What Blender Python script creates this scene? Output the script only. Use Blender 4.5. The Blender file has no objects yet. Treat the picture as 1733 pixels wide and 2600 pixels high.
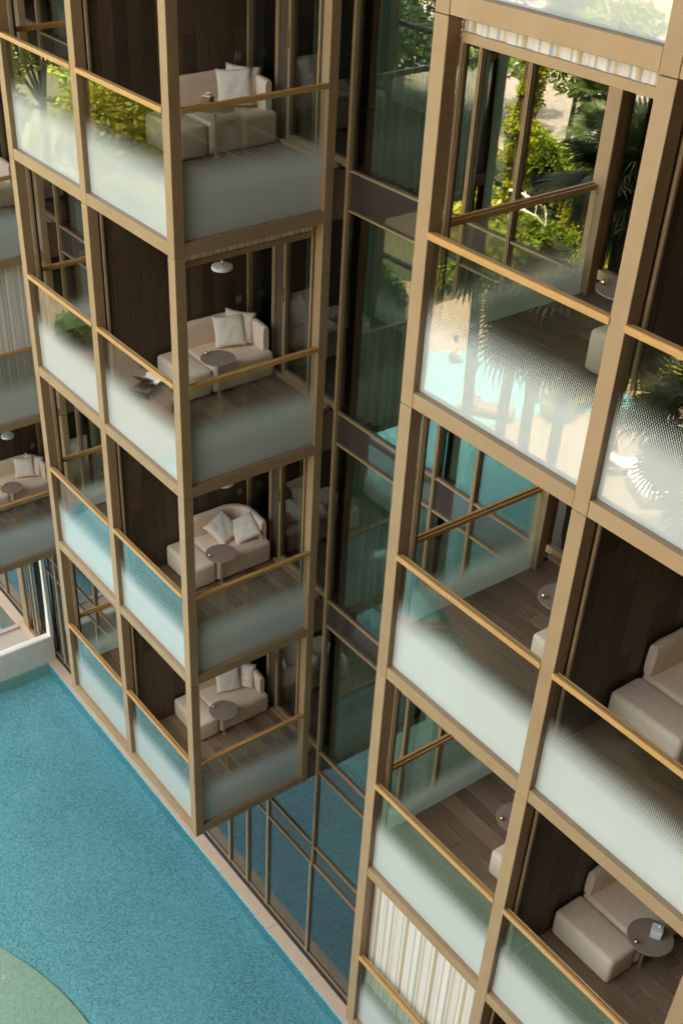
import bpy, bmesh, math, random
from math import sin, cos, pi, radians
from mathutils import Vector, Matrix
R = random.Random(7)
S = bpy.context.scene
COL = S.collection

# ------------------------------------------------------------------ camera
cam_d = bpy.data.cameras.new('camera'); cam = bpy.data.objects.new('camera', cam_d); COL.objects.link(cam)
YAW, PITCH, ROLL = radians(54.536), radians(36.99), radians(1.019)
fw = Vector((-sin(YAW)*cos(PITCH), cos(YAW)*cos(PITCH), -sin(PITCH)))
r0 = Vector((cos(YAW), sin(YAW), 0)); u0 = r0.cross(fw)
rr = cos(ROLL)*r0 + sin(ROLL)*u0; uu = -sin(ROLL)*r0 + cos(ROLL)*u0
M = Matrix.Identity(4)
for i in range(3):
    M[i][0] = rr[i]; M[i][1] = uu[i]; M[i][2] = -fw[i]
M[0][3], M[1][3], M[2][3] = 11.238, -6.529, 20.326
cam.matrix_world = M
cam_d.sensor_fit = 'VERTICAL'; cam_d.sensor_height = 36.0; cam_d.sensor_width = 24.0
cam_d.lens = 2983.07/2600*36
cam_d.shift_x = (866.5-695.36)/2600; cam_d.shift_y = (1473.44-1300)/2600
cam_d.clip_start = 0.1; cam_d.clip_end = 2000
S.camera = cam
# ------------------------------------------------------------------ light
SUN_EL, SUN_AZ = radians(68), radians(12)          # sun stands behind the hotel (+Y), slightly to the right
W = bpy.data.worlds.new('World'); S.world = W; W.use_nodes = True
nt = W.node_tree; nt.nodes.clear()
sky = nt.nodes.new('ShaderNodeTexSky'); sky.sky_type = 'NISHITA'; sky.sun_disc = False
sky.sun_elevation = SUN_EL; sky.sun_rotation = SUN_AZ
sky.air_density = 0.7; sky.dust_density = 5.0; sky.ozone_density = 0.3; sky.altitude = 0
bg = nt.nodes.new('ShaderNodeBackground'); bg.inputs['Strength'].default_value = 0.15
wo = nt.nodes.new('ShaderNodeOutputWorld')
nt.links.new(sky.outputs[0], bg.inputs[0]); nt.links.new(bg.outputs[0], wo.inputs[0])
sd = bpy.data.lights.new('sun', 'SUN'); sd.energy = 2.4; sd.angle = radians(0.5); sd.color = (1.0, 0.92, 0.80)
sun = bpy.data.objects.new('sun', sd); COL.objects.link(sun)
sv = Vector((sin(SUN_AZ)*cos(SUN_EL), cos(SUN_AZ)*cos(SUN_EL), sin(SUN_EL)))
sun.rotation_euler = sv.to_track_quat('Z', 'Y').to_euler(); sun.location = (0, 60, 80)
S.view_settings.view_transform = 'Standard'; S.view_settings.look = 'None'
S.view_settings.gamma = 1; S.view_settings.use_curve_mapping = False
S.view_settings.exposure = 3.8
S.view_settings.use_white_balance = True; S.view_settings.white_balance_temperature = 10000; S.view_settings.white_balance_tint = 4
S.render.engine = 'CYCLES'
cy = S.cycles
cy.max_bounces = 10; cy.diffuse_bounces = 6; cy.glossy_bounces = 5; cy.transmission_bounces = 6; cy.transparent_max_bounces = 40
cy.sample_clamp_indirect = 6; cy.blur_glossy = 0.3; cy.caustics_reflective = False; cy.caustics_refractive = False
cy.use_denoising = True; cy.use_adaptive_sampling = False

# ------------------------------------------------------------------ node helpers
class NT:
    def __init__(s, name):
        s.m = bpy.data.materials.new(name); s.m.use_nodes = True; s.t = s.m.node_tree; s.t.nodes.clear()
        s.out = s.t.nodes.new('ShaderNodeOutputMaterial')
    def n(s, typ, ins=None, **kw):
        nd = s.t.nodes.new('ShaderNode'+typ)
        for k, v in kw.items(): setattr(nd, k, v)
        for k, v in (ins or {}).items():
            if hasattr(v, 'is_output') or isinstance(v, bpy.types.NodeSocket): s.t.links.new(v, nd.inputs[k])
            else: nd.inputs[k].default_value = v
        return nd
    def math(s, op, a, b=0.0, c=0.0):
        return s.n('Math', {0: a, 1: b, 2: c}, operation=op).outputs[0]
    def mixc(s, f, a, b, bt='MIX'):
        nd = s.n('Mix', {0: f, 6: a, 7: b}, data_type='RGBA', blend_type=bt); return nd.outputs[2]
    def surf(s, sh): s.t.links.new(sh, s.out.inputs[0]); return s.m
    def coord(s, which='Object', scale=(1, 1, 1)):
        tc = s.n('TexCoord'); mp = s.n('Mapping', {0: tc.outputs[which]}); mp.inputs['Scale'].default_value = scale
        return mp.outputs[0]
    def noise(s, v, scale, detail=3, rough=0.55):
        return s.n('TexNoise', {'Vector': v, 'Scale': scale, 'Detail': detail, 'Roughness': rough}).outputs[0]
    def ramp(s, f, stops, interp='LINEAR'):
        nd = s.n('ValToRGB', {0: f}); cr = nd.color_ramp; cr.interpolation = interp
        while len(cr.elements) < len(stops): cr.elements.new(0.5)
        for e, (p, c) in zip(cr.elements, stops): e.position = p; e.color = (*c, 1)
        return nd.outputs[0]
    def bump(s, h, st=0.2, d=0.01):
        return s.n('Bump', {'Height': h, 'Strength': st, 'Distance': d}).outputs[0]

def c4(c): return (*c, 1)
def pbr(name, c1, c2, scale=8, rough=0.5, metal=0, bump=0.1, stretch=(1, 1, 1), bscale=None, rnd=0.0, coat=0, bd=0.004, detail=4, spec=0.5):
    N = NT(name); v = N.coord('Object', stretch)
    nz = N.noise(v, scale, detail)
    col = N.mixc(N.n('MapRange', {0: nz, 1: 0.3, 2: 0.7}).outputs[0], c4(c1), c4(c2))
    if rnd:
        oi = N.n('ObjectInfo'); k = N.math('MULTIPLY_ADD', oi.outputs['Random'], rnd, 1-rnd/2)
        col = N.n('VectorMath', {0: col, 1: N.n('CombineXYZ', {0: k, 1: k, 2: k}).outputs[0]}, operation='MULTIPLY').outputs[0]
    p = N.n('BsdfPrincipled', {'Base Color': col, 'Roughness': rough, 'Metallic': metal, 'Specular IOR Level': spec})
    if coat: p.inputs['Coat Weight'].default_value = coat
    if bump: N.t.links.new(N.bump(N.noise(v, bscale or scale*6, 3), bump, bd), p.inputs['Normal'])
    return N.surf(p.outputs[0])

def bronze():
    N = NT('bronze_paint'); v = N.coord('Object'); oi = N.n('ObjectInfo')
    off = N.n('VectorMath', {0: v, 1: N.n('CombineXYZ', {0: N.math('MULTIPLY', oi.outputs['Random'], 40.0)}).outputs[0]}).outputs[0]
    a = N.noise(off, 2.5, 5, .6); st = N.noise(N.n('VectorMath', {0: off, 1: (30, 30, 1.2)}, operation='MULTIPLY').outputs[0], 1.0, 3); sp = N.noise(off, 260, 2)
    col = N.mixc(N.n('MapRange', {0: a, 1: .3, 2: .7}).outputs[0], c4((.335, .212, .110)), c4((.385, .25, .138)))
    col = N.mixc(N.n('MapRange', {0: st, 1: .56, 2: .78, 3: 0, 4: .22}).outputs[0], col, c4((.24, .155, .085)))
    col = N.mixc(N.n('MapRange', {0: sp, 1: .60, 2: .75, 3: 0, 4: .25}).outputs[0], col, c4((.45, .31, .19)))
    k = N.math('MULTIPLY_ADD', oi.outputs['Random'], .10, .95)
    col = N.n('VectorMath', {0: col, 1: N.n('CombineXYZ', {0: k, 1: k, 2: k}).outputs[0]}, operation='MULTIPLY').outputs[0]
    p = N.n('BsdfPrincipled', {'Base Color': col, 'Roughness': N.n('MapRange', {0: a, 3: .36, 4: .52}).outputs[0]})
    N.t.links.new(N.bump(N.noise(v, 300, 2), .05, .003), p.inputs['Normal'])
    return N.surf(p.outputs[0])
M_BR = bronze()
M_BRD = pbr('dark_bronze', (.10, .07, .045), (.13, .09, .06), 3, .45, .0, .03)
M_BLK = pbr('black_gap', (.010, .010, .010), (.016, .015, .014), 3, .6, 0, 0)
M_RAILX = pbr('oak_rail_x', (.46, .235, .075), (.60, .33, .12), 3, .38, 0, .12, (1, 22, 22), rnd=.1)
M_RAILY = pbr('oak_rail_y', (.46, .235, .075), (.60, .33, .12), 3, .38, 0, .12, (22, 1, 22), rnd=.1)
M_WALLW = pbr('dark_wall_timber', (.062, .034, .018), (.125, .074, .043), 2.2, .55, 0, .25, (26, 26, 1.3), rnd=.75)
M_FLOORW = pbr('grey_brown_deck_timber', (.20, .118, .070), (.28, .18, .115), 2.2, .55, 0, .25, (1.3, 26, 26), rnd=.6)
M_SUB = pbr('pale_joint', (.52, .46, .40), (.60, .54, .47), 5, .8, 0, 0)
M_SLAB = pbr('white_render', (.60, .64, .65), (.68, .72, .73), 4, .8, 0, .05)
M_INT = pbr('room_dark', (.035, .028, .024), (.05, .04, .033), 2, .7, 0, 0)
M_SOFA = pbr('cream_fabric', (.82, .625, .46), (.88, .69, .53), 14, .9, 0, .35, bscale=420, spec=.2, bd=.002)
M_PIL = pbr('cream_cushion', (.84, .70, .555), (.90, .77, .63), 18, .9, 0, .4, bscale=300, spec=.2, bd=.003)
M_TOP = pbr('table_top', (.27, .19, .135), (.32, .235, .175), 40, .55, .0, .03, bscale=300, spec=.25)
M_STEM = pbr('table_metal', (.42, .37, .31), (.5, .44, .38), 4, .35, .6, 0)
M_BRASS = pbr('brass', (.80, .56, .22), (.85, .62, .28), 4, .22, 1, 0)
M_LAMP = pbr('lamp_white', (.70, .66, .64), (.76, .72, .70), 4, .5, 0, 0)
M_PLATE = pbr('grey_plate', (.22, .20, .19), (.27, .25, .23), 4, .4, .3, 0)
M_COPE = pbr('coping_stone', (.56, .39, .26), (.78, .58, .42), 60, .85, 0, .4, bscale=160, detail=6)
M_TERR = pbr('terrace_stone', (.46, .37, .29), (.60, .50, .41), 25, .8, 0, .25, bscale=130)
M_WHT = pbr('white_wall', (.84, .76, .67), (.90, .84, .76), 5, .85, 0, .35, bscale=140)
M_DECKS = pbr('sand_deck', (.15, .12, .092), (.20, .16, .125), 6, .85, 0, .2)
M_ROAD = pbr('pale_road', (.22, .205, .21), (.28, .26, .265), 3, .85, 0, .1)
M_GRASS = pbr('grass', (.016, .022, .010), (.030, .036, .016), 3, .9, 0, .4)
M_TRUNK = pbr('bark', (.07, .05, .035), (.13, .095, .07), 6, .9, 0, .5, (1, 1, 6))
M_TOWEL = pbr('white_towel', (.78, .77, .79), (.85, .84, .86), 9, .9, 0, .5, bscale=40, bd=.02)
M_SKIN = pbr('skin', (.42, .23, .15), (.48, .27, .18), 6, .5, 0, 0)
M_SUIT = pbr('dark_swimwear', (.02, .02, .03), (.04, .04, .05), 6, .6, 0, 0)
M_HAIR = pbr('hair', (.015, .010, .008), (.03, .02, .015), 20, .5, 0, 0)
M_BOXB = pbr('tan_leather_box', (.28, .10, .035), (.34, .13, .05), 9, .5, 0, .05)
M_BOXW = pbr('white_box', (.72, .70, .66), (.78, .76, .72), 9, .5, 0, 0)
M_GREYM = pbr('grey_wall', (.30, .30, .33), (.38, .38, .41), 3, .8, 0, .1)
M_WICK = pbr('wicker', (.12, .09, .07), (.17, .13, .10), 30, .8, 0, .3)

def leafmat(name, c1, c2, tr=0.35):
    N = NT(name); geo = N.n('NewGeometry')
    f = N.n('TexWhiteNoise', {'Vector': N.n('VectorMath', {0: geo.outputs['Position'], 1: (3, 3, 3)}, operation='SCALE').outputs[0]}, noise_dimensions='3D') if False else None
    nz = N.noise(N.coord('Object'), 1.6, 3)
    col = N.mixc(N.n('MapRange', {0: nz, 1: .35, 2: .65}).outputs[0], c4(c1), c4(c2))
    d = N.n('BsdfPrincipled', {'Base Color': col, 'Roughness': .45})
    t = N.n('BsdfTranslucent', {'Color': col})
    return N.surf(N.n('MixShader', {0: tr, 1: d.outputs[0], 2: t.outputs[0]}).outputs[0])
M_LEAF = leafmat('leaf_bright', (.12, .22, .025), (.26, .34, .055))
M_LEAFY = leafmat('leaf_yellow', (.20, .26, .018), (.40, .38, .04))
M_LEAFD = leafmat('leaf_dark', (.022, .05, .018), (.05, .085, .03))
M_PALM = leafmat('palm_green', (.035, .075, .03), (.075, .125, .045), .25)

def schlick(N):
    lw = N.n('LayerWeight'); lw.inputs[0].default_value = .5
    return N.math('MULTIPLY_ADD', N.math('POWER', lw.outputs['Facing'], 5.0), .96, .04)
def glass(name, tint, f0, gain, rough=0.0, gcol=(1, 1, 1), bmp=0):
    N = NT(name)
    fac = N.math('MINIMUM', N.math('MULTIPLY_ADD', schlick(N), gain, f0), .95)
    g = N.n('BsdfGlossy', {'Color': c4(gcol), 'Roughness': rough})
    if bmp:
        N.t.links.new(N.bump(N.noise(N.coord('Object'), 1.1, 1), bmp, .01), g.inputs['Normal'])
    t = N.n('BsdfTransparent', {'Color': c4(tint)})
    return N.surf(N.n('MixShader', {0: fac, 1: t.outputs[0], 2: g.outputs[0]}).outputs[0])
M_GL = glass('tinted_glass', (.72, .78, .74), .05, 1.5, bmp=.012)
M_GLD = glass('dark_ground_glass', (.50, .60, .64), .10, 1.1, bmp=.012)
M_MUL = pbr('lightened_bronze_mullion', (.50, .37, .23), (.55, .41, .26), 3, .4, .0, .03)  # bronze lightened in colour to stand in for light missing under the overhang
def spandrel():
    N = NT('spandrel_glass')
    p = N.n('BsdfPrincipled', {'Base Color': c4((.05, .04, .035)), 'Roughness': .03, 'Specular IOR Level': .9})
    return N.surf(p.outputs[0])
M_SPAN = spandrel()

def dotglass():
    N = NT('dotted_glass'); tc = N.n('TexCoord'); sp = N.n('SeparateXYZ', {0: tc.outputs['Object']})
    p = .0235
    h = N.math('DIVIDE', N.math('ADD', sp.outputs[0], sp.outputs[1]), p)
    v = N.math('DIVIDE', sp.outputs[2], p*1.732)
    def dist(off):
        a = N.math('SUBTRACT', N.math('FRACT', N.math('ADD', h, off+400)), .5)
        b = N.math('MULTIPLY', N.math('SUBTRACT', N.math('FRACT', N.math('ADD', v, off)), .5), 1.732)
        return N.math('SQRT', N.math('ADD', N.math('MULTIPLY', a, a), N.math('MULTIPLY', b, b)))
    d = N.math('MINIMUM', dist(0.0), dist(.5))
    rad = N.n('MapRange', {0: sp.outputs[2], 1: 1.03, 2: .50, 3: -.02, 4: .63}).outputs[0]
    mask = N.n('MapRange', {0: N.math('SUBTRACT', rad, d), 1: -.02, 2: .04}).outputs[0]
    smg = N.n('MapRange', {0: N.noise(tc.outputs['Object'], 2.2, 5, .65), 1: .35, 2: .7, 3: .975, 4: 1.015}).outputs[0]
    fro = N.n('MixShader', {0: .40, 1: N.n('BsdfDiffuse', {'Color': N.n('VectorMath', {0: (.82, .86, .825), 1: N.n('CombineXYZ', {0: smg, 1: smg, 2: smg}).outputs[0]}, operation='MULTIPLY').outputs[0]}).outputs[0],
                            2: N.n('BsdfTranslucent', {'Color': c4((.80, .90, .82))}).outputs[0]}).outputs[0]
    clr = N.n('BsdfTransparent', {'Color': c4((.90, .93, .90))}).outputs[0]
    base = N.n('MixShader', {0: mask, 1: clr, 2: fro}).outputs[0]
    fac = N.math('MINIMUM', N.math('MULTIPLY_ADD', schlick(N), 2.3, .01), .95)
    gl = N.n('BsdfGlossy', {'Roughness': 0.0})
    N.t.links.new(N.bump(N.noise(tc.outputs['Object'], .9, 1), .010, .01), gl.inputs['Normal'])
    return N.surf(N.n('MixShader', {0: fac, 1: base, 2: gl.outputs[0]}).outputs[0])
M_DOT = dotglass()

def stripes():
    N = NT('striped_fabric'); tc = N.n('TexCoord'); sp = N.n('SeparateXYZ', {0: tc.outputs['Object']})
    t = N.math('FRACT', N.math('DIVIDE', N.math('ADD', N.math('ADD', sp.outputs[0], sp.outputs[1]), 40), .53))
    cr, bl, ta, ol, lv = (.84, .765, .66), (.50, .54, .535), (.70, .55, .36), (.50, .45, .32), (.70, .655, .645)
    st = [(0, cr), (.12, bl), (.19, cr), (.25, ta), (.31, lv), (.37, cr), (.50, bl), (.545, cr), (.60, ta), (.645, ol), (.71, cr), (.80, lv), (.85, cr), (.92, bl), (.965, cr)]
    col = N.ramp(t, st, 'CONSTANT')
    nz = N.noise(N.coord('Object'), 200, 2)
    p = N.n('BsdfPrincipled', {'Base Color': col, 'Roughness': .9})
    N.t.links.new(N.bump(nz, .2, .002), p.inputs['Normal'])
    tr = N.n('BsdfTranslucent', {'Color': col})
    return N.surf(N.n('MixShader', {0: .2, 1: p.outputs[0], 2: tr.outputs[0]}).outputs[0])
M_STR = stripes()
def curtain_mat():
    N = NT('teal_curtain'); nz = N.noise(N.coord('Object', (8, 8, .4)), 3, 3)
    col = N.mixc(nz, c4((.07, .115, .085)), c4((.125, .185, .14)))
    p = N.n('BsdfPrincipled', {'Base Color': col, 'Roughness': .9})
    return N.surf(p.outputs[0])
M_CUR = curtain_mat()

def tiles(name, stops, cell=.028, big=.5):
    N = NT(name); tc = N.n('TexCoord')
    v = N.n('VectorMath', {0: tc.outputs['Object'], 1: (1/cell,)*3}, operation='MULTIPLY').outputs[0]
    fl = N.n('VectorMath', {0: v}, operation='FLOOR').outputs[0]
    wn = N.n('TexWhiteNoise', {'Vector': fl}, noise_dimensions='3D').outputs[0]
    nz = N.noise(tc.outputs['Object'], big, 4); nz2 = N.noise(tc.outputs['Object'], 7, 3)
    f = N.math('ADD', N.math('MULTIPLY', wn, .55), N.math('ADD', N.math('MULTIPLY', nz, .42), N.math('MULTIPLY', nz2, .14)))
    col = N.ramp(f, stops)
    fr = N.n('VectorMath', {0: v}, operation='FRACTION').outputs[0]
    s3 = N.n('SeparateXYZ', {0: fr})
    g = N.math('MAXIMUM', N.math('GREATER_THAN', s3.outputs[0], .93), N.math('GREATER_THAN', s3.outputs[1], .93))
    col = N.mixc(N.math('MULTIPLY', g, .35), col, c4((.30, .40, .40)))
    return N.surf(N.n('BsdfPrincipled', {'Base Color': col, 'Roughness': .6}).outputs[0])
M_TILE = tiles('pool_mosaic', [(.22, (.055, .30, .36)), (.42, (.13, .50, .57)), (.60, (.18, .59, .65)), (.85, (.27, .70, .73))])
M_TILEG = tiles('green_mosaic', [(.2, (.32, .52, .40)), (.5, (.42, .63, .49)), (.85, (.52, .72, .57))])
M_TILES = tiles('pale_mosaic', [(.2, (.03, .22, .30)), (.5, (.06, .29, .37)), (.85, (.10, .36, .44))])
def water():
    N = NT('pool_water')
    v = N.coord('Object')
    h = N.math('ADD', N.noise(v, 1.3, 3, .5), N.math('MULTIPLY', N.noise(v, 5, 2), .25))
    b = N.bump(h, .42, .05)
    fr = N.n('Fresnel', {'IOR': 1.33, 'Normal': b}).outputs[0]
    g = N.n('BsdfGlossy', {'Roughness': .02, 'Normal': b}); t = N.n('BsdfTransparent', {'Color': c4((.88, .98, .99))})
    return N.surf(N.n('MixShader', {0: fr, 1: t.outputs[0], 2: g.outputs[0]}).outputs[0])
M_WATER = water()

# ------------------------------------------------------------------ mesh helpers
class MB:
    def __init__(s): s.v = []; s.f = []
    def add(s, vs, fs):
        o = len(s.v); s.v += [tuple(p) for p in vs]; s.f += [tuple(i+o for i in f) for f in fs]; return s
    def box(s, x0, x1, y0, y1, z0, z1):
        return s.add([(x0,y0,z0),(x1,y0,z0),(x1,y1,z0),(x0,y1,z0),(x0,y0,z1),(x1,y0,z1),(x1,y1,z1),(x0,y1,z1)],
                     [(3,2,1,0),(4,5,6,7),(0,1,5,4),(1,2,6,5),(2,3,7,6),(3,0,4,7)])
    def cbox(s, x0, x1, y0, y1, z0, z1, c=.004):
        c = min(c, (x1-x0)*.3, (y1-y0)*.3, (z1-z0)*.3)
        bm = bmesh.new(); bmesh.ops.create_cube(bm, size=1)
        for v in bm.verts: v.co = Vector(((x0+x1)/2+v.co.x*(x1-x0), (y0+y1)/2+v.co.y*(y1-y0), (z0+z1)/2+v.co.z*(z1-z0)))
        bmesh.ops.bevel(bm, geom=bm.edges[:], offset=c, segments=1, affect='EDGES')
        s.frombm(bm); bm.free(); return s
    def rbox(s, x0, x1, y0, y1, z0, z1, c=.06, seg=4):
        bm = bmesh.new(); bmesh.ops.create_cube(bm, size=1)
        for v in bm.verts: v.co = Vector(((x0+x1)/2+v.co.x*(x1-x0), (y0+y1)/2+v.co.y*(y1-y0), (z0+z1)/2+v.co.z*(z1-z0)))
        bmesh.ops.bevel(bm, geom=bm.edges[:], offset=c, segments=seg, affect='EDGES', profile=.5)
        s.frombm(bm); bm.free(); return s
    def frombm(s, bm):
        bm.verts.index_update(); s.add([v.co[:] for v in bm.verts], [[v.index for v in f.verts] for f in bm.faces])
    def lathe(s, prof, cx=0, cy=0, n=32):
        o = len(s.v); m = len(prof)
        for i in range(n):
            a = 2*pi*i/n
            for r, z in prof: s.v.append((cx+r*cos(a), cy+r*sin(a), z))
        for i in range(n):
            for j in range(m-1):
                a, b = o+i*m+j, o+((i+1) % n)*m+j
                s.f.append((a, b, b+1, a+1))
        return s
    def tube(s, pts, r, n=10, taper=None):
        o = len(s.v); pts = [Vector(p) for p in pts]; L = len(pts); prev = None
        for i, p in enumerate(pts):
            t = (pts[min(i+1, L-1)]-pts[max(i-1, 0)]).normalized()
            a = Vector((0, 0, 1)) if abs(t.z) < .9 else Vector((1, 0, 0))
            if prev is not None: a = prev
            u = (a - t*a.dot(t)).normalized(); w = t.cross(u); prev = u
            q = r if taper is None else r+(taper-r)*i/(L-1)
            for k in range(n): s.v.append(tuple(p+u*q*cos(2*pi*k/n)+w*q*sin(2*pi*k/n)))
        for i in range(L-1):
            for k in range(n):
                a, b = o+i*n+k, o+i*n+(k+1) % n; s.f.append((a, b, b+n, a+n))
        s.f.append(tuple(o+k for k in reversed(range(n)))); s.f.append(tuple(o+(L-1)*n+k for k in range(n)))
        return s
    def mesh(s, name, mat, smooth=False):
        me = bpy.data.meshes.new(name); me.from_pydata(s.v, [], s.f); me.update()
        me.materials.append(mat)
        if smooth: me.polygons.foreach_set('use_smooth', [True]*len(me.polygons)); me.set_sharp_from_angle(angle=radians(40))
        return me
def link(name, me, parent=None, loc=(0, 0, 0), rz=0.0):
    o = bpy.data.objects.new(name, me); COL.objects.link(o); o.location = loc
    if rz: o.rotation_euler = (0, 0, rz)
    if parent: o.parent = parent
    return o
def tag(o, label, cat, group=None):
    o['label'] = label; o['category'] = cat
    if group: o['group'] = group
    return o
def empty(name, loc, rz=0.0, label=None, cat=None, group=None):
    o = bpy.data.objects.new(name, None); COL.objects.link(o); o.location = loc; o.rotation_euler = (0, 0, rz)
    o.empty_display_size = .2
    if label: tag(o, label, cat, group)
    return o
def struct(name, me, loc=(0, 0, 0)):
    o = link(name, me, None, loc); o['kind'] = 'structure'; return o
def copy_tree(o, parent=None):
    c = o.copy(); COL.objects.link(c)
    if parent: c.parent = parent
    for ch in o.children: copy_tree(ch, c)
    return c
CACHE = {}
def cb(name, dims, mat, parent, loc, c=.004, sharp=False):
    """box part with shared mesh: dims = (dx,dy,dz), min corner at loc"""
    key = (tuple(round(d, 4) for d in dims), mat.name, c, sharp)
    if key not in CACHE:
        mb = MB(); (mb.box(0, dims[0], 0, dims[1], 0, dims[2]) if sharp else mb.cbox(0, dims[0], 0, dims[1], 0, dims[2], c))
        CACHE[key] = mb.mesh(name, mat)
    return link(name, CACHE[key], parent, loc)

# ------------------------------------------------------------------ dimensions
H = 3.3
def T(k): return 12.0 + H*(k-4)
BH = .155                       # beam height
G = 2.49                        # line of the glazed wall
FL = .45                        # floor above beam top
CEN = -2.2265                   # middle of a tower

# ------------------------------------------------------------------ ground, pool
def sheet(pts, z):
    if sum(a[0]*b[1]-b[0]*a[1] for a, b in zip(pts, pts[1:]+pts[:1])) < 0: pts = pts[::-1]      # normal upwards
    return MB().add([(x, y, z) for x, y in pts], [tuple(range(len(pts)))])
struct('ground', sheet([(-600, -600), (600, -600), (600, 600), (-600, 600)], -2.2).mesh('ground', M_GRASS))

# ------------------------------------------------------------------ towers
def tower(x0, label, detail_right, detail_left, rooms=range(2, 8)):
    t = empty('balcony_tower', (x0, 0, 0), 0, label, 'balcony tower', 'projecting balcony towers of the hotel')
    posts = [(-4.45, .16), (-2.305, .157), (-.155, .155)]
    for k in range(2, 8):
        z0 = T(k)-BH-(.012 if k == 2 else .004); z1 = T(k+1)-BH-.010
        for x, w in posts: cb('post', (w, .144, z1-z0), M_BR, t, (x, 0, z0))
        for x in (-4.45, -.155): cb('post', (.155, .131, z1-z0), M_BR, t, (x, 2.126, z0))
    for k in range(2, 9):
        zb = T(k)-BH
        for xa, xb in ((-4.29, -2.305), (-2.148, -.155)): cb('beam', (xb-xa-.004, .115, BH), M_BR, t, (xa+.002, .003, zb))
        for xa in (-4.447, -.118): cb('beam', (.115, 1.978, BH), M_BR, t, (xa, .146, zb))
        cb('slab_return', (.05, G-2.257-.03, .60), M_BRD, t, (-.065, 2.26, zb+.003))
        cb('slab_return', (.05, G-2.257-.03, .60), M_BRD, t, (-4.435, 2.26, zb+.003))
        if k == 8: continue
        fl = cb('floor_slab', (4.45-.22, G-.04-.125, .57), M_SLAB, t, (-4.34, .125, zb+.004), sharp=True)
        for side, (xa, xb) in (('L', (-4.33, -2.30)), ('R', (-2.155, -.12))):
            det = k in (detail_left if side == 'L' else detail_right)
            if not det:
                cb('floor_boards', (xb-xa, 2.315, .03), M_FLOORW, t, (xa, .13, T(k)+FL-.03), sharp=True); continue
            cb('joint_filler', (xb-xa, 2.315, .018), M_SUB, t, (xa, .13, T(k)+FL-.0325), sharp=True)
            n = 11; w = 2.315/n; rnd = random.Random(k*7+ord(side)+int(x0))
            floor = empty('floor', (0, 0, 0)); floor.parent = t
            for i in range(n):
                cut = xa + (xb-xa)*(.32 if i % 3 == 0 else .55 if i % 3 == 1 else .76)
                for a, b in ((xa, cut), (cut+.004, xb)):
                    cb('floorboard', (b-a, w-.013, .014), M_FLOORW, floor, (a, .13+i*w, T(k)+FL-.014+rnd.uniform(0, .0015)), c=.002)
        # dividing wall
        zf, zc = T(k)+FL, T(k+1)-BH
        cb('dividing_wall', (.108, G-.16-.03, zc-zf+.01), M_INT, t, (-2.283, .16, zf-.005), sharp=True)
        cb('wall_panel', (.012, G-.16-.03, zc-zf), M_WALLW, t, (-2.297, .16, zf), sharp=True)
        if k in detail_right:
            wl = empty('timber_wall', (0, 0, 0)); wl.parent = t
            n = 12; w = (G-.16-.03)/n; rnd = random.Random(k*3+int(x0*7))
            for i in range(n):
                zc1 = zf + (zc-zf)*(.28, .62, .45, .8)[(i*3+k) % 4]
                for a, b in ((zf, zc1), (zc1+.003, zc)):
                    cb('wall_board', (.014, w-.004, b-a), M_WALLW, wl, (-2.174+rnd.uniform(0, .002), .16+i*w, a), c=.002)
            s = empty('socket', (-2.158, 2.30, T(k)+1.33)); s.parent = t
            cb('plate', (.010, .10, .13), M_PLATE, s, (0, -.05, -.065))
            cb('rocker', (.006, .035, .05), M_STEM, s, (.010, -.04, -.02)); cb('rocker', (.006, .035, .05), M_STEM, s, (.010, .005, -.02))
        else: cb('wall_panel', (.012, G-.16-.03, zc-zf), M_WALLW, t, (-2.174, .16, zf), sharp=True)
        # balustrades
        for xa, xb in ((-4.29, -2.305), (-2.148, -.155)):
            cb('glass_panel', (xb-xa-.006, .012, 1.425), M_DOT, t, (xa+.003, .072, T(k)+.002), sharp=True)
            h = empty('handrail', (xa, 0, T(k)+1.425)); h.parent = t
            L = xb-xa
            cb('oak_bar', (L+.02, .042, .062), M_RAILX, h, (-.01, -.012, .002), c=.006)
            cb('channel', (L-.004, .014, .045), M_BRD, h, (.002, .0305, .004))
            cb('oak_strip', (L-.004, .022, .052), M_RAILX, h, (.002, .046, .004))
            cb('blind_guide', (.034, .035, zc-zf+.40), M_BR, t, (xa+.001, .165, T(k)+.03)); cb('blind_guide', (.034, .035, zc-zf+.40), M_BR, t, (xb-.035, .165, T(k)+.03))
            cb('guide_slot', (.020, .03, zc-zf+.40), M_BLK, t, (xa+.001, .203, T(k)+.03)); cb('guide_slot', (.020, .03, zc-zf+.40), M_BLK, t, (xb-.021, .203, T(k)+.03))
            if not ((x0 > 5 and xa < -3 and k in (5, 2))):
                cb('blind_bar', (L-.08, .05, .045), M_BR, t, (xa+.04, .10, zc-.052))
        for sx in (0, 1):
            xg = -.086 if sx else -4.376
            cb('glass_panel', (.012, 1.978, 1.425), M_DOT, t, (xg, .147, T(k)+.002), sharp=True)
            h = empty('handrail', (0, .144, T(k)+1.425)); h.parent = t
            if sx: a, b, c = -.032, -.044, -.068
            else: a, b, c = -4.460, -4.417, -4.402
            cb('oak_bar', (.042, 2.0, .062), M_RAILY, h, (a, -.01, .002), c=.006)
            cb('channel', (.012, 1.976, .045), M_BRD, h, (b+.0005, .002, .004)); cb('oak_strip', (.022, 1.976, .052), M_RAILY, h, (c, .002, .004))
            for y in (.146, 2.09):
                cb('blind_guide', (.030, .034, zc-zf+.40), M_BR, t, (-.19 if sx else -4.29, y, T(k)+.03))
            if not (sx and ((abs(x0) < 1 and k == 4) or (x0 < -5 and k == 3))):
                cb('blind_bar', (.05, 1.90, .045), M_BR, t, (-.16 if sx else -4.34, .18, zc-.052))
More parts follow.
